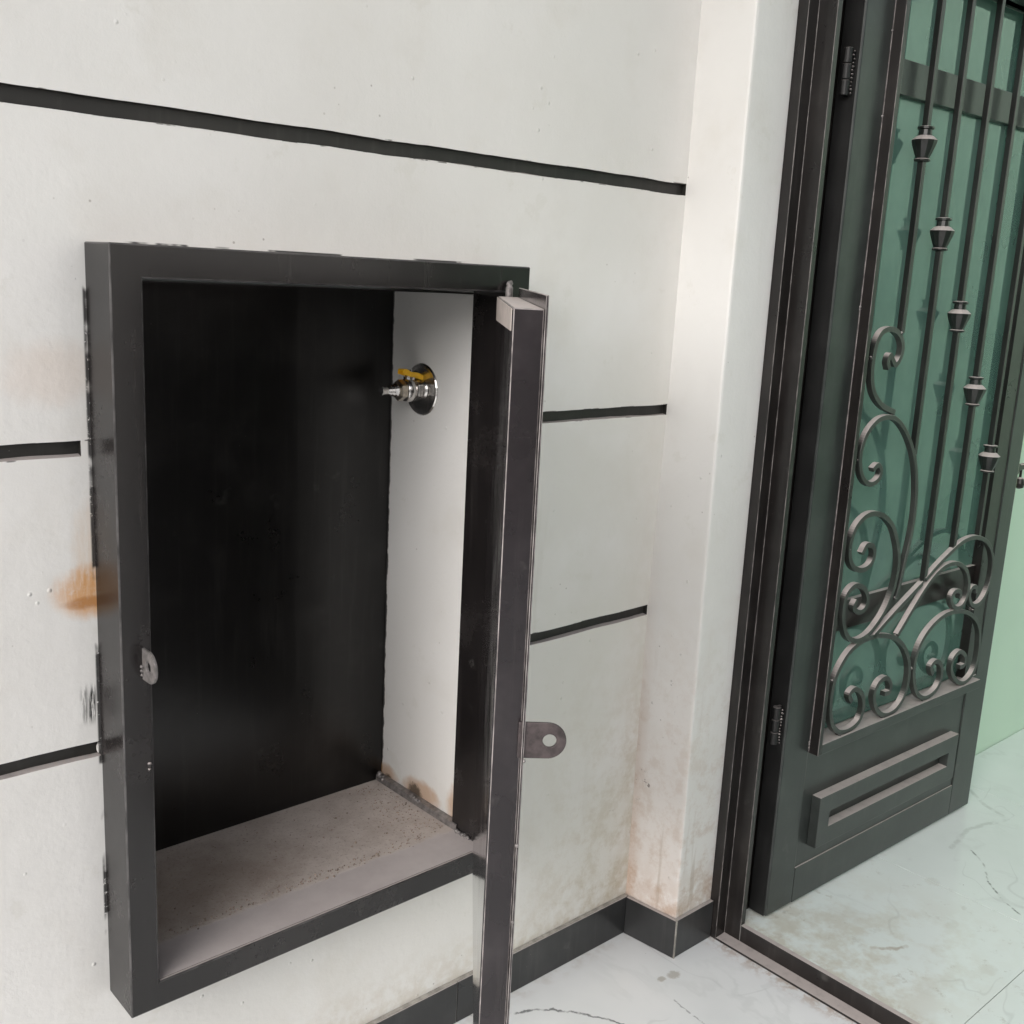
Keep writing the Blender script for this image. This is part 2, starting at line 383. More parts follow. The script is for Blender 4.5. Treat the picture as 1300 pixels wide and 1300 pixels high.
def plate_with_hole(bm, w, length, th, hole_r, hole_at, n=40, edge=.004):
    """rounded-end plate: local u 0..length, v -w/2..w/2, thickness along third axis; returns in XZ plane (x=u, z=v), y=+-th/2"""
    def outline(a):
        dx, dz = math.cos(a), math.sin(a)
        best = 1e9
        # ray from (hole_at,0) to stadium boundary
        if abs(dz) > 1e-6:
            t = (w/2)/abs(dz); x = hole_at+t*dx
            if -1e-9 <= x <= length-w/2: best = min(best, t)
        if dx < -1e-6:
            t = hole_at/(-dx)
            if abs(t*dz) <= w/2+1e-9: best = min(best, t)
        cx = length-w/2; ox = hole_at-cx
        b = ox*dx; c = ox*ox-(w/2)**2; disc = b*b-c
        if disc > 0:
            t = -b+math.sqrt(disc); x = hole_at+t*dx
            if x >= cx-1e-6: best = min(best, t)
        return hole_at+best*dx, best*dz
    angs = [2*math.pi*i/n for i in range(n)]
    for cxx, czz in ((0, w/2), (0, -w/2)):
        angs.append(math.atan2(czz, cxx-hole_at) % (2*math.pi))
    angs = sorted(set(round(a, 6) for a in angs)); n = len(angs)
    rows = []
    for y in (-th/2, th/2):
        rows.append([bm.verts.new((outline(a)[0], y, outline(a)[1])) for a in angs])
        rows.append([bm.verts.new((hole_at+hole_r*math.cos(a), y, hole_r*math.sin(a))) for a in angs])
    o0, i0, o1, i1 = rows
    for k in range(n):
        j = (k+1) % n
        bm.faces.new((o0[k], o0[j], i0[j], i0[k])); bm.faces.new((o1[k], i1[k], i1[j], o1[j]))
        bm.faces.new((o0[k], o1[k], o1[j], o0[j])); bm.faces.new((i0[k], i0[j], i1[j], i1[k]))

def ring(bm, x0, x1, z0, z1, t, y0, y1):   # a rectangular frame standing in the xz plane
    o = [(x0, z0), (x1, z0), (x1, z1), (x0, z1)]; i = [(x0+t, z0+t), (x1-t, z0+t), (x1-t, z1-t), (x0+t, z1-t)]
    V = [[bm.verts.new((a, y, b)) for a, b in q] for y in (y0, y1) for q in (o, i)]
    for k in range(4):
        j = (k+1) % 4
        bm.faces.new((V[0][k], V[0][j], V[1][j], V[1][k])); bm.faces.new((V[2][k], V[3][k], V[3][j], V[2][j]))
        bm.faces.new((V[0][k], V[2][k], V[2][j], V[0][j])); bm.faces.new((V[1][k], V[1][j], V[3][j], V[3][k]))

# ------------------------------------------------------------------ setting: ground and floors
bm = bmesh.new()
for (x0, x1, y0, y1) in ((-60, -3.9, -60, 60), (-3.9, 60, -60, -5.0), (-3.9, 60, 4, 60), (5, 60, -5, 4)):
    vs = [bm.verts.new(p) for p in ((x0, y0, -.03), (x1, y0, -.03), (x1, y1, -.03), (x0, y1, -.03))]; bm.faces.new(vs)
finish(bm_obj('ground', bm, GROUND), kind='structure')
floor = finish(box_obj('porch_floor', (-3.9, .1335, -5.0, 0.10, -.06, -.0025), JOINT), kind='structure')
infl = finish(box_obj('room_floor', (.1635, 4.2, -4.2, 2.6, -.05, .0425), JOINT), kind='structure')
def tiles(parent, xs, ys, z0, z1, mat):
    cache = {}
    for i in range(len(xs)-1):
        for j in range(len(ys)-1):
            w_, h_ = xs[i+1]-xs[i], ys[j+1]-ys[j]
            key = (round(w_, 3), round(h_, 3))
            if key not in cache:
                bm = bmesh.new(); bx(bm, .0009, w_-.0009, .0009, h_-.0009, 0, z1-z0)
                bmesh.ops.recalc_face_normals(bm, faces=bm.faces)
                me = bpy.data.meshes.new('tile'); bm.to_mesh(me); bm.free(); me.materials.append(mat); cache[key] = me
            o = link('tile', cache[key], None, parent, (xs[i], ys[j], z0+random.uniform(-.0002, .0002)))
tiles(floor, [-3.47-.43, -2.87, -2.27, -1.67, -1.07, -.47, .1325], [-5.0, -4.25, -3.65, -3.05, -2.45, -1.85, -1.25, -.65, -.0005], -.002, 0, MARB)
tiles(infl, [.1655, .70, 1.30, 1.90, 2.50, 3.10, 3.70, 4.2], [-4.2, -3.68, -3.08, -2.48, -1.88, -1.28, -.68, -.098], .043, .045, MARB_IN)

# ------------------------------------------------------------------ main wall with grooves and niche opening
wall = empty('plaster_wall', (0, 0, 0))
finish(wall, 'rough white plastered wall with three black recessed grooves, holding the steel cabinet', 'wall')
def wob(x, s): return .0011*mnoise.noise(Vector((x*9, s*7.3, 0)))*1.6+.0006*mnoise.noise(Vector((x*37, s*3.1, 4)))
HX0, HX1, HZ0, HZ1 = -1.165, -.507, .395, 1.445
gr = []      # groove rects x0,x1,z0,z1
gr.append((-3.8, .0035, *GROOVES[0]))
for k, (xl, xr) in ((1, (-1.2, -.0015)), (2, (-1.187, -.013))):
    gr.append((-3.8, xl, *GROOVES[k])); gr.append((-.4785, xr, *GROOVES[k]))
xs = [-3.8]
x = -1.5
xs += [-3.2, -2.6, -2.1, -1.8]
while x < 0.0: xs.append(round(x, 4)); x += .02
xs += [0.006, HX0, HX1, -1.2, -1.187, -.0015, -.013, -.4785, .0035]
xs = sorted(set(xs))
xs = [a for i, a in enumerate(xs) if i == 0 or a-xs[i-1] > 1e-5]
zs = [-.0025, .09, .25, HZ0, .6, .9, 1.05, 1.3, HZ1, 1.55, 1.9, 2.4, 3.1]
for a, b in GROOVES: zs += [a, b]
zs = sorted(zs)
GZ = {a for g in GROOVES for a in g}
def vz(x, z): return z+(wob(x, z) if z in GZ else 0)
def vx(x, z):   # the corner runs slightly out of plumb
    if x >= .0059: return x
    return x
bm = bmesh.new(); V = {}
def gv(x, z, y=0.0):
    k = (round(x, 5), z, y)
    if k not in V: V[k] = bm.verts.new((x, y, vz(x, z)))
    return V[k]
for i in range(len(xs)-1):
    for j in range(len(zs)-1):
        xm, zm = (xs[i]+xs[i+1])/2, (zs[j]+zs[j+1])/2
        if HX0 < xm < HX1 and HZ0 < zm < HZ1: continue
        if any(a < xm < b and c < zm < d for a, b, c, d in gr): continue
        bm.faces.new((gv(xs[i], zs[j]), gv(xs[i+1], zs[j]), gv(xs[i+1], zs[j+1]), gv(xs[i], zs[j+1])))
me = bpy.data.meshes.new('wall_face'); bm.normal_update(); bm.to_mesh(me); bm.free()
link('wall_face', me, WALL, wall)
for (a, b, c, d) in gr:
    bm = bmesh.new()
    X = [q for q in xs if a-1e-6 <= q <= b+1e-6]
    D = .0105
    rows = []
    for q in X:
        zc, zd = c+wob(q, c), d+wob(q, d)
        rows.append([bm.verts.new(p) for p in ((q, 0, zc), (q, D, zc+.0014+wob(q, c+9)), (q, D+.0008*mnoise.noise(Vector((q*20, c, 1))), zd-.001), (q, 0, zd))])
    for r0, r1 in zip(rows[:-1], rows[1:]):
        for k in range(3): bm.faces.new((r0[k], r1[k], r1[k+1], r0[k+1]))
    for r0 in (rows[0], rows[-1]):
        bm.faces.new(r0)
    bm_obj('groove', bm, GROOVE, wall)
# crumbled plaster plugs at the groove ends beside the cabinet and the corner
def plug(x, z, sx, sz, seed, mat=WALL):
    bm = bmesh.new(); bmesh.ops.create_icosphere(bm, subdivisions=3, radius=1)
    for v in bm.verts:
        n = 1+.35*mnoise.noise(v.co*2.1+Vector((seed, 0, 0)))
        v.co = Vector((x+v.co.x*sx*n, .0045+v.co.y*.0042*n, z+v.co.z*sz*n))
    bm_obj('plaster_lump', bm, mat, wall, smooth=True)
plug(-1.1955, 1.1995, .0035, .0105, 1); plug(-1.1855, .768, .0060, .0112, 2)
# back of wall body and niche interior
box_obj('wall_body', (-3.8, -1.17, .018, .30, -.0025, 3.1), OUTW, wall)
box_obj('wall_body', (-.503, .12, .018, .30, -.0025, 3.1), OUTW, wall)
box_obj('wall_body', (-1.17, -.503, .018, .30, 1.45, 3.1), OUTW, wall)
box_obj('wall_body', (-1.17, -.503, .018, .30, -.0025, .39), OUTW, wall)
def sheet(name, pts, mat, parent):
    bm = bmesh.new(); bm.faces.new([bm.verts.new(p) for p in pts])
    me = bpy.data.meshes.new(name); bm.to_mesh(me); bm.free(); return link(name, me, mat, parent)
bm = bmesh.new()
N = 26
for k in range(N):
    y0, y1 = .0005+(.2661)*k/N, .0005+.2661*(k+1)/N
    vs = [bm.verts.new(p) for p in ((HX1-.0005+.0006*mnoise.noise(Vector((y0*30, 0, 0))), y0, HZ0), (HX1-.0005+.0006*mnoise.noise(Vector((y1*30, 0, 0))), y1, HZ0), (HX1-.0005, y1, 1.4175), (HX1-.0005, y0, 1.4155))]
    bm.faces.new(vs)
bmesh.ops.remove_doubles(bm, verts=bm.verts, dist=1e-5)
me = bpy.data.meshes.new('niche_side'); bm.to_mesh(me); bm.free(); link('niche_side', me, NICHE, wall)
box_obj('niche_side', (-1.169, -1.164, .001, .2661, .396, 1.418), NICHE, wall)

# skirting
def skirt(d, parent, ax):
    o = box_obj('skirting_tile', d, SKIRT, parent, bevel=.0012); return o
ZB = .0925
sk_x = [-3.8, -3.2, -2.6, -2.0, -1.4, -.803, -.509, -.013]
for a, b in zip(sk_x[:-1], sk_x[1:]): skirt((a+.0008, b-.0008, -.0105, -.0005, .0015, ZB), wall, 0)
box_obj('skirting_grout', (-3.8, -.013, -.0085, -.0003, .0005, ZB+.0018), GROUT, wall)

# ------------------------------------------------------------------ pilaster
pil = empty('corner_pilaster', (0, 0, 0))
finish(pil, 'narrow white plastered pilaster between the grooved wall and the black door frame', 'pilaster')
bm = bmesh.new()
levels = [(-.0025, -.010, .006), (.09, -.009, .007), (.4, -.010, .004), (.78, -.0115, .001), (1.2, -.0005, -.0005), (1.65, .005, .0015), (2.2, .006, .002), (3.1, .006, .002)]
def interp(z, k):
    for a, b in zip(levels[:-1], levels[1:]):
        if a[0] <= z <= b[0]:
            t = (z-a[0])/(b[0]-a[0]); return a[k]*(1-t)+b[k]*t
    return levels[-1][k]
rows = []
zz = [-.0025+i*(3.1025/60) for i in range(61)]
for z in zz:
    xa, xb = interp(z, 1), interp(z, 2)
    j = .0011*mnoise.noise(Vector((1, 2, z*6)))+.0005*mnoise.noise(Vector((5, 2, z*40)))
    prof = [(xa, .001), (xa+(xb-xa)*.5-.0006+j, -.066), (xb+j-.0005, -.1285), (xb+j+.0012, -.1328), (xb+j+.006, -.134), (.07, -.134+j), (.1245, -.134), (.1298, -.1335)]
    rows.append([bm.verts.new((px, py, z)) for px, py in prof])
for a, b in zip(rows[:-1], rows[1:]):
    for k in range(len(a)-1): bm.faces.new((a[k], a[k+1], b[k+1], b[k]))
bm_obj('pilaster_face', bm, PIL, pil)
box_obj('pilaster_body', (.03, .1295, -.125, .017, -.0025, 3.1), OUTW, pil)
bm = bmesh.new(); prism(bm, [(-.0195, -.0115), (-.0095, -.0115), (.0065, -.1425), (-.0035, -.1425)], .0015, ZB); bm_obj('skirting_tile', bm, SKIRT, pil, bevel=.001)
bm = bmesh.new(); prism(bm, [(.0005, -.1435), (.1295, -.1435), (.1295, -.1345), (.0075, -.1345)], .0015, ZB); bm_obj('skirting_tile', bm, SKIRT, pil, bevel=.001)
bm = bmesh.new(); prism(bm, [(-.0038, -.1445), (.0012, -.1448), (.0065, -.139), (-.001, -.139)], .001, ZB+.001); bm_obj('corner_grout', bm, GROUT, pil, bevel=.0006)

# ------------------------------------------------------------------ steel cabinet in the wall
FY = -.079
cab = empty('steel_cabinet', (-.83, 0, .374))
finish(cab, 'black steel recessed wall cabinet standing open, dusty floor and black back', 'cabinet')
def cp(o):
    o.parent = cab; o.matrix_parent_inverse = Matrix.Translation(cab.location).inverted(); return o
X0, X1, Z0, Z1 = -1.186, -.477, .374, 1.468
I0, I1, J0, J1 = -1.1435, -.520, .4167, 1.4277
bm = bmesh.new(); ring(bm, X0, X1, Z0, Z1, .0425, FY, .017)
cp(bm_obj('frame', bm, BLACK, bevel=.0022, seg=3, edge=EDGE_B))
bm = bmesh.new(); prism(bm, [(-1.1430, -.0735), (-.5202, -.0735), (-.5202, .0172), (-.5076, .0172), (-.5076, .2655), (-1.163, .2655), (-1.163, .0172), (-1.1430, .0172)], .4167, .4173)
cp(bm_obj('floor_sheet', bm, SHEET))
cp(box_obj('top_sheet', (-1.163, -.5075, .0175, .2655, 1.4185, 1.4205), BACKP))
cp(box_obj('back_panel', (-1.1635, -.5078, .2660, .2685, .4145, 1.4205), BACKP))
# angle iron along the right foot, with weld beads
bm = bmesh.new()
prism(bm, [(-.5225, .4172), (-.5205, .4172), (-.5205, .4290), (-.5085, .4290), (-.5085, .4305), (-.5225, .4305)], .0005, .2648, 'y')
cp(bm_obj('angle_strip', bm, STEEL, bevel=.0006))
def beads(name, pts, r, mat, seed):
    bm = bmesh.new()
    for i, p in enumerate(pts):
        rr = r*random.uniform(.6, 1.3)
        g = bmesh.ops.create_icosphere(bm, subdivisions=2, radius=1)
        for v in g['verts']:
            n = 1+.4*mnoise.noise(v.co*1.7+Vector((seed, i*3.3, 0)))
            v.co = Vector(p)+v.co*rr*n
    o = bm_obj(name, bm, mat, smooth=True); o['kind'] = 'stuff'; return o
cp(beads('weld_bead', [(-.520+random.uniform(-.004, .003), .13+random.uniform(-.016, .016), .430+random.uniform(-.002, .002)) for _ in range(16)], .0035, STEEL, 1))
cp(beads('weld_bead', [(-.520+random.uniform(-.004, .004), .25+random.uniform(-.012, .008), .429+random.uniform(-.002, .006)) for _ in range(14)], .0042, STEEL, 2))
cp(beads('weld_bead', [(-.522+random.uniform(-.003, .003), -.028+random.uniform(-.012, .03), .4185+random.uniform(-.001, .002)) for _ in range(16)], .0032, STEEL, 3))
# grit on the cabinet floor
bm = bmesh.new()
for i in range(520):
    a = random.random()
    if a < .45: px, py = random.uniform(-1.08, -.57), .020+random.gauss(0, .006)
    elif a < .8: px, py = -.53-abs(random.gauss(0, .05)), random.uniform(.02, .25)
    else: px, py = random.uniform(-1.1, -.55), random.uniform(.02, .25)
    s = random.uniform(.0006, .0019)*(1.4 if random.random() < .07 else 1)
    g = bmesh.ops.create_icosphere(bm, subdivisions=1, radius=s, matrix=Matrix.Translation((px, py, .4172+s*.35)))
    for v in g['verts']: v.co += Vector((random.uniform(-1, 1), random.uniform(-1, 1), random.uniform(-.4, .4)))*s*.3
o = bm_obj('grit', bm, simple('grit', (.30, .24, .20), .9, var=.5, scale=200)); o['kind'] = 'stuff'; cp(o)
# hasp plate on the frame
bm = bmesh.new(); plate_with_hole(bm, .045, .058, .004, .0078, .034)
o = bm_obj('hasp_plate', bm, STEEL, bevel=.0008); o.matrix_world = Matrix.Translation((-1.155, FY+.016, .9125)) @ Matrix.Rotation(R(-90), 4, 'Z')
o['label'] = 'bare grey hasp plate welded to the left frame rail'
o.parent = cab; o.matrix_parent_inverse = Matrix.Translation(cab.location).inverted()
cp(beads('weld_bead', [(-1.158, FY-.001, .897+i*.006) for i in range(3)], .0026, STEEL, 4))
cp(beads('weld_bead', [(-1.1505, FY-.0005, .755+i*.004) for i in range(3)], .003, BLACK, 9))
# hinges
for z in (1.405, .47):
    bm = bmesh.new(); lathe(bm, [(.0055, 0), (.0062, .001), (.0062, .04), (.0045, .043), (.0045, .0465)], 14)
    cp(bm_obj('hinge_pin', bm, STEEL, smooth=False, loc=(-.531, FY-.010, z-.012)))
cp(beads('weld_bead', [(-.527+random.uniform(-.004, .004), FY-.006, 1.437+random.uniform(-.006, .006)) for _ in range(7)], .003, STEEL, 6))

# cabinet door (third level: hasp plate)
TH = .8794; L_, T_ = .6213, .033; ZT, ZBm = 1.4187, .423
A = Vector((-.5532, -.0882, 0))
dd = Vector((-math.cos(TH), -math.sin(TH), 0)); nn = Vector((math.sin(TH), -math.cos(TH), 0))
DM = Matrix(((dd.x, nn.x, 0, A.x), (dd.y, nn.y, 0, A.y), (0, 0, 1, 0), (0, 0, 0, 1)))   # local x along the door, y outward, z up
bm = bmesh.new(); bx(bm, 0, L_, 0, T_, ZBm, ZT)
door = bm_obj('cabinet_door', bm, CAB_DOOR, bevel=.0013, seg=3, edge=EDGE_D); door.name = 'door'; door.matrix_world = DM
door['label'] = 'cabinet door swung out towards the viewer, dusty top edge'
cp(door)
def dchild(o):
    o.parent = door; o.matrix_parent_inverse = Matrix.Identity(4); return o
dchild(box_obj('face_plate', (-.016, L_+.0115, T_+.0002, T_+.0034, ZBm-.015, ZT+.0150), CAB_DOOR, bevel=.0009, edge=EDGE_D))
dchild(box_obj('inner_skin', (.020, L_-.0022, -.0012, -.0002, ZBm+.003, ZT-.0022), INNER))
bm = bmesh.new(); prism(bm, [(.001, ZT-.001), (.001, ZT-.038), (L_-.0015, ZT-.0245), (L_-.0015, ZT-.001)], -.0022, -.0013, 'y'); dchild(bm_obj('inner_band', bm, simple('pale_band', (.42, .37, .345), .6, var=.15, scale=40)))  # pale wedge-shaped band along the top of the inner face
bm = bmesh.new(); plate_with_hole(bm, .044, .056, .004, .0080, .0365)
tab = bm_obj('hasp_plate', bm, TABDARK, bevel=.0008)
# local u -> door local y (outwards), thickness -> door local x
tab.matrix_world = Matrix(((0, 1, 0, L_+.006), (1, 0, 0, T_-.004), (0, 0, 1, .931), (0, 0, 0, 1)))
dchild(tab)
o = beads('weld_bead', [(L_+.010, T_+.004, .906+i*.0012) for i in range(2)]+[(L_+.0118, T_+.001, .80), (L_+.0118, T_+.001, .7)], .0022, STEEL, 8); dchild(o)

# ------------------------------------------------------------------ gas valve on the niche's right wall
vy, vz_ = .1675, 1.2385
valve = empty('gas_valve', (-.507, vy, vz_))
finish(valve, 'small chrome ball valve with a yellow lever handle on the white niche side', 'valve')
VM = Matrix.Rotation(R(-90), 4, 'Y')          # local z -> world -x
def vpart(name, prof, seg, mat, smooth=False, phase=0, off=(0, 0, 0)):
    bm = bmesh.new(); lathe(bm, prof, seg, VM, phase)
    o = bm_obj(name, bm, mat, valve, bevel=.0004 if not smooth else 0, smooth=smooth, loc=off)
    if name != 'wall_flange': o.scale = (1.0, 1.28, 1.28)
    return o
o = vpart('wall_flange', [(.0485, .0005), (.0485, .002), (.046, .0045), (.0435, .0035), (.040, -.002+.004), (.020, .0022), (.0165, .006), (.0165, .001)], 40, CHROME)
vpart('pipe_stub', [(.0125, .001), (.0125, .006), (.0145, .0065), (.0145, .0085), (.0125, .009), (.0125, .012)], 20, CHROME)
vpart('hex_collar', [(.0150, .0105), (.0165, .012), (.0165, .020), (.0150, .0215)], 6, CHROME)
vpart('valve_body', [(.0125, .021), (.0150, .023), (.0172, .028), (.0175, .034), (.0160, .041), (.0138, .0445)], 24, CHROME, smooth=True)
vpart('hex_nut', [(.0135, .0442), (.0155, .0455), (.0155, .0560), (.0135, .0572)], 6, BRASSY)
vpart('hose_barb', [(.0078, .057), (.0098, .058), (.0098, .061), (.0070, .066), (.0088, .067), (.0062, .073), (.0078, .074), (.0052, .080), (.0052, .090), (.0064, .0905), (.0064, .0935)], 16, CHROME)
bm = bmesh.new(); lathe(bm, [(.0105, .012), (.0105, .024), (.0080, .0245), (.0080, .030), (.0050, .0305), (.0050, .0375)], 12)
bm_obj('stem', bm, CHROME, valve, bevel=.0004, loc=(-.031, 0, 0))
bm = bmesh.new()
prism(bm, [(-.028, .0335), (-.018, .0345), (-.008, .0305), (.010, .0305), (.022, .0275), (.030, .0265), (.030, .0300), (.022, .0310), (.010, .0340), (-.008, .0340), (-.018, .0380), (-.028, .0370)], -.0075, .0075, 'y')
hd = bm_obj('lever_handle', bm, YELLOW, valve, bevel=.0009, loc=(-.029, 0, -.001)); hd.rotation_euler = (0, R(7), R(6))
bm = bmesh.new(); prism(bm, [(-.028, .0275), (.030, .0205), (.030, .029), (-.028, .036)], .0062, .0077, 'y'); prism(bm, [(-.028, .0275), (.030, .0205), (.030, .029), (-.028, .036)], -.0077, -.0062, 'y')
o = bm_obj('lever_rib', bm, YELLOW, hd, bevel=.0005); o['kind'] = 'stuff'

# ------------------------------------------------------------------ steel door frame
dfm = empty('door_frame', (.15, -.17, 0))
finish(dfm, 'black stepped steel door frame with a dusty threshold beside the white pilaster', 'door frame')
def fp(o):
    o.parent = dfm; o.matrix_parent_inverse = Matrix.Translation(dfm.location).inverted(); return o
YR = -1.215
jp = [(.1305, -.100), (.1305, -.157), (.163, -.157), (.163, -.199), (.1785, -.199), (.1785, -.168), (.300, -.168), (.300, -.1005)]
bm = bmesh.new(); prism(bm, jp, .0008, 2.235); fp(bm_obj('jamb', bm, JAMB, bevel=.0012, seg=2, edge=EDGE_J))
bm = bmesh.new(); prism(bm, [(a, 2*YR/2-(b+.157)) for a, b in jp], .0008, 2.235); fp(bm_obj('jamb', bm, JAMB, bevel=.0012, seg=2, edge=EDGE_J))
hp = [(.1305, 2.236), (.163, 2.236), (.163, 2.194), (.1785, 2.194), (.1785, 2.23), (.196, 2.23), (.196, 2.30), (.1305, 2.30)]
bm = bmesh.new(); prism(bm, hp, -.100, YR-.057, 'y'); fp(bm_obj('lintel', bm, JAMB, bevel=.0016))
# threshold: low outer strip, then riser up to the room floor
bm = bmesh.new(); prism(bm, [(.1310, .0002), (.1628, .0002), (.1628, .0072), (.1310, .0060)], YR, -.1575, 'y'); fp(bm_obj('threshold_strip', bm, JAMB, bevel=.001))
bm = bmesh.new(); prism(bm, [(.1633, .0002), (.1655, .0002), (.1655, .0425), (.176, .0430), (.176, .0452), (.1633, .0448)], YR+.042, -.1992, 'y'); fp(bm_obj('threshold_riser', bm, JAMB, bevel=.0008))

# ------------------------------------------------------------------ door leaf
LA = R(-1.55)
leaf = empty('entrance_door', (.238, -.219, .045), LA)  # the hinged entrance door, standing open into the room
finish(leaf, 'open dark steel entrance door with wrought scrolls, collared bars and green glass', 'gate')
# leaf local: x along leaf, y: minus = outwards (towards the porch), z from world 0 -> subtract .045
def lp(o):
    o.parent = leaf; o.location.z -= .045; return o
LT = 2.185
# base sheet pieces around the glazed opening (opening s .100-.845, z .448-2.09)
bm = bmesh.new(); bx(bm, -.012, .0875, -.0015, .044, .052, LT); lp(bm_obj('stile', bm, LEAF, bevel=.0045, seg=3))
lp(box_obj('hinge_side_shade', (-.0138, -.0122, .0035, .044, .053, LT-.001), DARKEDGE))  # near-black strip: deep shadow on the leaf's side put into its colour
bm = bmesh.new(); prism(bm, [(.8185, .052), (.930, .052), (.930, LT), (.862, LT), (.862, .4565), (.8185, .4565)], -.0015, .044, 'y'); lp(bm_obj('stile', bm, LEAF, bevel=.0025, seg=3))
lp(box_obj('bottom_rail', (.0878, .8182, -.0013, .044, .052, .1415), LEAF, bevel=.0016))
lp(box_obj('top_rail', (.0878, .8617, -.0013, .044, 2.10, LT), LEAF, bevel=.0016))
lp(box_obj('kick_panel', (.0878, .8170, .0022, .040, .1418, .452), LEAF))
# raised rectangular moulding with recess
bm = bmesh.new()
ring(bm, .127, .767, .1875, .3145, .0440, -.0225, .0018)
lp(bm_obj('raised_moulding', bm, LEAF, bevel=.0012))
# raised grille frame
GF0, GF1, GZ0, GZ1 = .086, .838, .431, 2.125
P1 = -.026
lp(box_obj('grille_frame_rail', (GF0, GF0+.014, P1, .0, GZ0, GZ1), JAMB, bevel=.0012, edge=EDGE_J))
lp(box_obj('grille_frame_rail', (GF0+.0142, GF1, P1+.0002, .0215, GZ0+.0002, .4555), LEAF, bevel=.0012))
lp(box_obj('grille_frame_rail', (GF0+.0142, GF1, P1+.0002, .0215, 2.10, GZ1-.0002), LEAF, bevel=.0012))
lp(box_obj('caulk_line', (GF0-.0013, GF0-.0001, -.0030, -.0014, GZ0+.004, GZ1), EDGE_D))
lp(beads('weld_bead', [(GF0-.001, -.001, z) for z in (.444, .452, .458, .95, 1.42, 1.425, 1.80, 1.96)], .0032, STEEL, 12))
# inner glazing shutter: black frame, green panes, cross rails
lp(box_obj('shutter_stile', (.0880, .108, .0015, .030, .4558, 2.098), JAMB))
lp(box_obj('shutter_stile', (.800, .8617, .0015, .030, .4567, 2.098), JAMB))
lp(box_obj('shutter_rail', (.1083, .7997, .015, .038, .700, .770), JAMB, bevel=.001))
lp(box_obj('shutter_rail', (.1083, .7997, .010, .030, 1.853, 1.921), LEAF, bevel=.001))
for z0, z1 in ((.4560, .6998), (.7702, 1.8528), (1.9212, 2.098)):
    lp(box_obj('glass_pane', (.1083, .7997, .026, .031, z0, z1), GLASS))
# bars with collars
bar_s = [.235, .354, .478, .602, .727]
bar_z = [1.374, 1.100, .783, .842, .862]
col_z = [1.767, 1.592, 1.416, 1.241, 1.068]
bmc = bmesh.new()
lathe(bmc, [(.0085, -.036), (.0125, -.0345), (.0128, -.0315), (.0102, -.030), (.0125, -.024), (.0178, -.008), (.0195, -.0015), (.0200, .0030), (.0135, .010), (.0105, .0115), (.0100, .022), (.0132, .0235), (.0132, .027), (.0085, .0285)], 12, phase=R(15))
bmesh.ops.recalc_face_normals(bmc, faces=bmc.faces)
cme = bpy.data.meshes.new('collar'); bmc.to_mesh(cme); bmc.free(); cme.materials.append(BAR)
for s, zb, zc in zip(bar_s, bar_z, col_z):
    bm = bmesh.new(); bx(bm, -.0065, .0065, -.0065, .0065, zb-1.2, 2.099-1.2)
    b = lp(bm_obj('bar', bm, BAR, bevel=.0009, loc=(s, -.013, 1.2)))
    c = link('collar', cme, None, b, (0, 0, zc-1.2)); c.scale = (1.32, 1.32, 1.1)
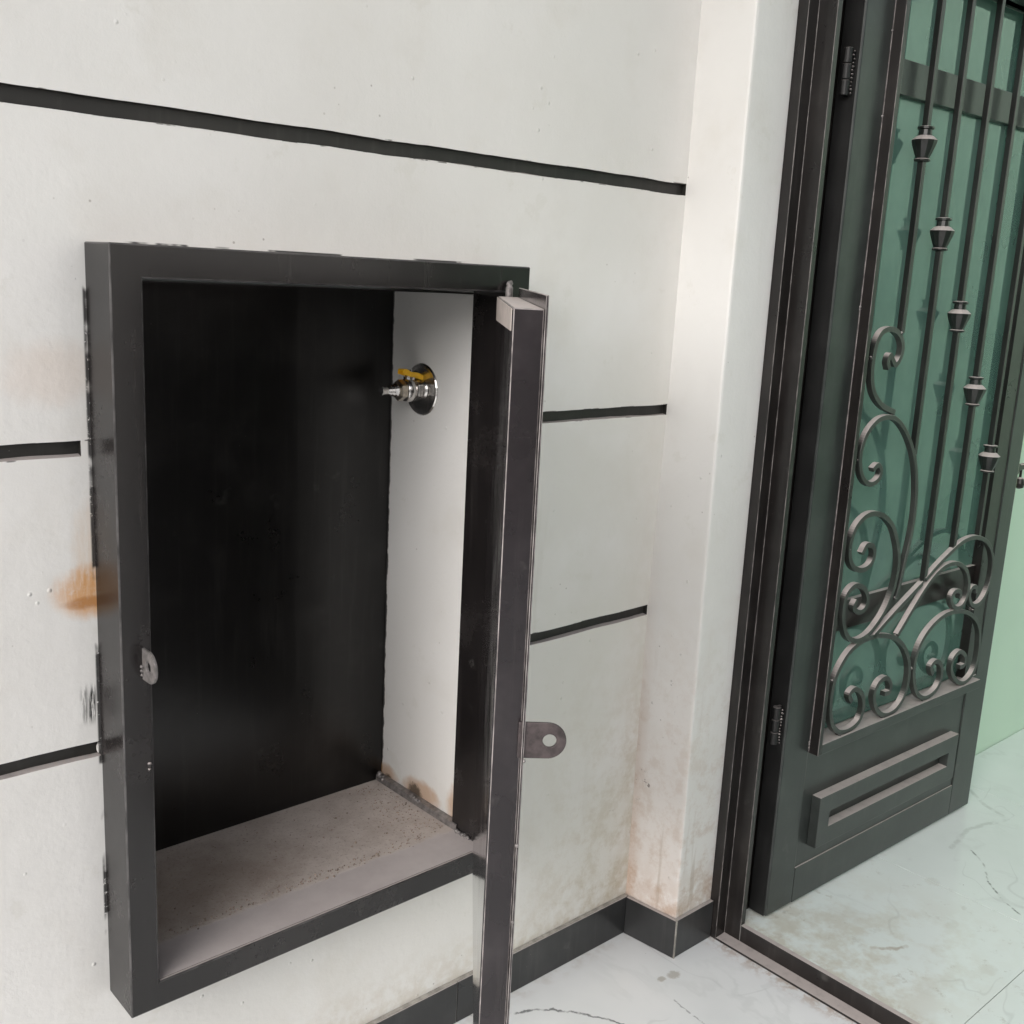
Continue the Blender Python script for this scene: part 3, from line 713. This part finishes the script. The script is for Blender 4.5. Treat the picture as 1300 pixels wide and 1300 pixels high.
# scrolls
SCROLLS = [
 [(0.197,1.298),(0.189,1.313),(0.196,1.327),(0.209,1.315),(0.222,1.306),(0.238,1.322),(0.241,1.346),(0.228,1.366),(0.205,1.379),(0.179,1.382),(0.153,1.375),(0.137,1.355),(0.131,1.329),(0.130,1.299),(0.137,1.268),(0.157,1.239),(0.193,1.217),(0.242,1.202)],
 [(0.181,1.078),(0.2,1.088),(0.216,1.073),(0.206,1.053),(0.174,1.047),(0.142,1.066),(0.125,1.104),(0.130,1.14),(0.152,1.171),(0.192,1.191),(0.247,1.188),(0.3,1.155),(0.348,1.099),(0.374,1.035),(0.385,0.971),(0.382,0.907),(0.371,0.85),(0.361,0.798),(0.352,0.758)],
 [(0.178,0.89),(0.193,0.907),(0.218,0.902),(0.229,0.881),(0.216,0.858),(0.184,0.851),(0.149,0.863),(0.128,0.891),(0.127,0.928),(0.147,0.96),(0.188,0.978),(0.242,0.971),(0.29,0.942),(0.321,0.899),(0.338,0.857),(0.339,0.815),(0.328,0.772),(0.306,0.735),(0.277,0.708),(0.243,0.688),(0.2,0.682),(0.160,0.699),(0.136,0.735),(0.129,0.774),(0.138,0.804),(0.168,0.818),(0.205,0.805),(0.224,0.779),(0.217,0.756),(0.194,0.751),(0.170,0.765),(0.180,0.782)],
 [(0.269,0.676),(0.318,0.703),(0.389,0.740),(0.467,0.778)],
 [(0.478,0.785),(0.526,0.812),(0.586,0.840),(0.645,0.861),(0.713,0.863),(0.779,0.839),(0.816,0.796),(0.824,0.748),(0.812,0.705),(0.782,0.678),(0.743,0.677),(0.718,0.702),(0.723,0.726),(0.746,0.727),(0.752,0.710)],
 [(0.379,0.662),(0.425,0.708),(0.476,0.756),(0.517,0.787),(0.565,0.806),(0.622,0.807),(0.674,0.785),(0.702,0.747),(0.703,0.710),(0.683,0.686),(0.648,0.686),(0.620,0.711),(0.632,0.731),(0.662,0.727),(0.668,0.709)],
 [(0.213,0.531),(0.199,0.551),(0.221,0.561),(0.252,0.542),(0.267,0.507),(0.255,0.474),(0.218,0.461),(0.174,0.466),(0.142,0.492),(0.126,0.536),(0.126,0.586),(0.141,0.622),(0.172,0.655),(0.216,0.674),(0.269,0.679),(0.325,0.671),(0.379,0.653),(0.424,0.620),(0.454,0.576),(0.461,0.526),(0.447,0.486),(0.412,0.462),(0.365,0.462),(0.327,0.487),(0.308,0.524),(0.321,0.553),(0.354,0.560),(0.379,0.539),(0.377,0.519),(0.355,0.519)],
 [(0.580,0.521),(0.566,0.545),(0.591,0.555),(0.621,0.534),(0.626,0.498),(0.602,0.471),(0.553,0.464),(0.509,0.489),(0.484,0.537),(0.482,0.586),(0.504,0.628),(0.549,0.659),(0.610,0.676),(0.687,0.671),(0.754,0.646),(0.799,0.606),(0.814,0.554),(0.813,0.505),(0.793,0.474),(0.752,0.461),(0.704,0.481),(0.675,0.515),(0.680,0.546),(0.712,0.557),(0.744,0.537),(0.745,0.514),(0.721,0.512)]]
def catmull(p, n=7):
    out = []
    P = [Vector((2*p[0][0]-p[1][0], 2*p[0][1]-p[1][1]))]+[Vector(q) for q in p]+[Vector((2*p[-1][0]-p[-2][0], 2*p[-1][1]-p[-2][1]))]
    for i in range(1, len(P)-2):
        for k in range(n):
            t = k/n
            a, b, c, d = P[i-1], P[i], P[i+1], P[i+2]
            out.append(.5*((2*b)+(c-a)*t+(2*a-5*b+4*c-d)*t*t+(3*b-a-3*c+d)*t**3))
    out.append(P[-2]); return out
def scroll(pts, depth=(-.0205, -.0075), w=.0115):
    c = catmull(pts)
    for _ in range(2):   # relax
        c = [c[0]]+[(c[i-1]+2*c[i]+c[i+1])/4 for i in range(1, len(c)-1)]+[c[-1]]
    bm = bmesh.new(); rings = []
    for i, p in enumerate(c):
        t = (c[min(i+1, len(c)-1)]-c[max(i-1, 0)]); t.normalize(); n = Vector((-t.y, t.x))
        a, b = p+n*w/2, p-n*w/2
        rings.append([bm.verts.new(q) for q in ((a.x, depth[0], a.y), (b.x, depth[0], b.y), (b.x, depth[1], b.y), (a.x, depth[1], a.y))])
    for r0, r1 in zip(rings[:-1], rings[1:]):
        for k in range(4): bm.faces.new((r0[k], r1[k], r1[(k+1) % 4], r0[(k+1) % 4]))
    bm.faces.new(rings[0]); bm.faces.new(rings[-1][::-1])
    return lp(bm_obj('scroll', bm, ORN, bevel=.0012, seg=2))
for i, p in enumerate(SCROLLS):
    off = -.0006*(i % 3)
    scroll(p, depth=(-.0205+off, -.0075+off))
for (a, b) in ((.242, 1.197), (.352, .760), (.270, .679), (.379, .660), (.467, .777), (.598, .846), (.655, .680), (.752, .664), (.472, .560), (.120, .600), (.122, .905), (.119, 1.105), (.124, 1.320), (.180, .4585), (.365, .457), (.555, .459), (.752, .457), (.228, 1.372), (.352, 1.100), (.479, .787)):
    o = beads('weld_bead', [(a+random.uniform(-.004, .004), -.012+random.uniform(-.007, .004), b+random.uniform(-.003, .003)) for _ in range(4)], .0034, ORN, a*50)
    lp(o)
# hinges
for z in (.52, 1.87):
    h = empty('hinge', (-.027, .018, z)); lp(h)
    h_mat = DARKEDGE
    for k in range(3):
        bm = bmesh.new(); lathe(bm, [(.008, 0), (.009, .001), (.009, .027), (.008, .028)], 16)
        bm_obj('knuckle', bm, h_mat, h, loc=(0, 0, -.045+k*.0295))
    box_obj('hinge_plate', (0.002, .014, -.003, .003, -.045, .043), h_mat, h)
    o = beads('weld_bead', [(.006+random.uniform(-.002, .002), -.010, -.042+i*.007) for i in range(12)], .0026, JAMB, 31); o.parent = h
# lock and lever
lk = empty('lock', (.905, .016, 1.035)); lp(lk)
box_obj('lock_plate', (.0255, .0285, -.016, .016, -.10, .10), BRASSY, lk, bevel=.001)
bm = bmesh.new(); bx(bm, .0275, .040, -.010, .004, .052, .066); bm_obj('latch_bolt', bm, CHROME, lk, bevel=.003)
bm = bmesh.new(); prism(bm, [(.028, -.030), (.036, -.034), (.044, -.022), (.085, -.020), (.110, -.030), (.112, -.018), (.088, -.006), (.046, -.006), (.036, .000), (.028, -.004)], -.014, .002, 'y'); bm_obj('lever_arm', bm, JAMB, lk, bevel=.003, seg=3)
bm = bmesh.new(); lathe(bm, [(.004, -.074), (.012, -.070), (.014, -.058), (.010, -.046), (.0035, -.042), (.0035, -.022)], 16); bm_obj('key', bm, JAMB, lk, loc=(.066, -.006, 0))
bm = bmesh.new()
prism(bm, [(.0290, -.115), (.0405, -.045), (.0412, .06), (.0340, .06), (.0305, -.03)], -.004, -.0035, 'y')
bm_obj('film_scrap', bm, PLASTIC, lk)

# ------------------------------------------------------------------ building around the entrance, then added unseen light blockers
inw = finish(box_obj('room_side_wall', (.1965, 4.2, -.097, .10, -.05, 3.1), PALE), 'pale green glossy wall running behind the open door', 'wall')
box_obj('room_wall_end', (4.2, 4.35, -4.2, .10, -.05, 3.1), PALE, inw)
box_obj('room_wall_end', (.30, 4.35, -4.35, -4.2, -.05, 3.1), PALE, inw)
fw = finish(box_obj('entrance_wall', (.1300, .30, -5.0, YR-.058, -.05, 3.1), OUTW), 'white plastered wall on the near side of the door opening', 'wall')
box_obj('wall_over_door', (.1302, .30, YR-.058, -.100, 2.302, 3.1), OUTW, fw)
cl = finish(box_obj('light_block_slab', (-3.8, .30, -1.0, .30, 3.1, 3.3), BLOCK_SLAB), kind='structure')  # added slab out of view, sized to hold back sky light

yw = finish(box_obj('light_block_wall', (-12, .13, -5.35, -5.15, -.03, 2.7), OUTW), kind='structure')  # added wall out of view, dims the light from behind the camera
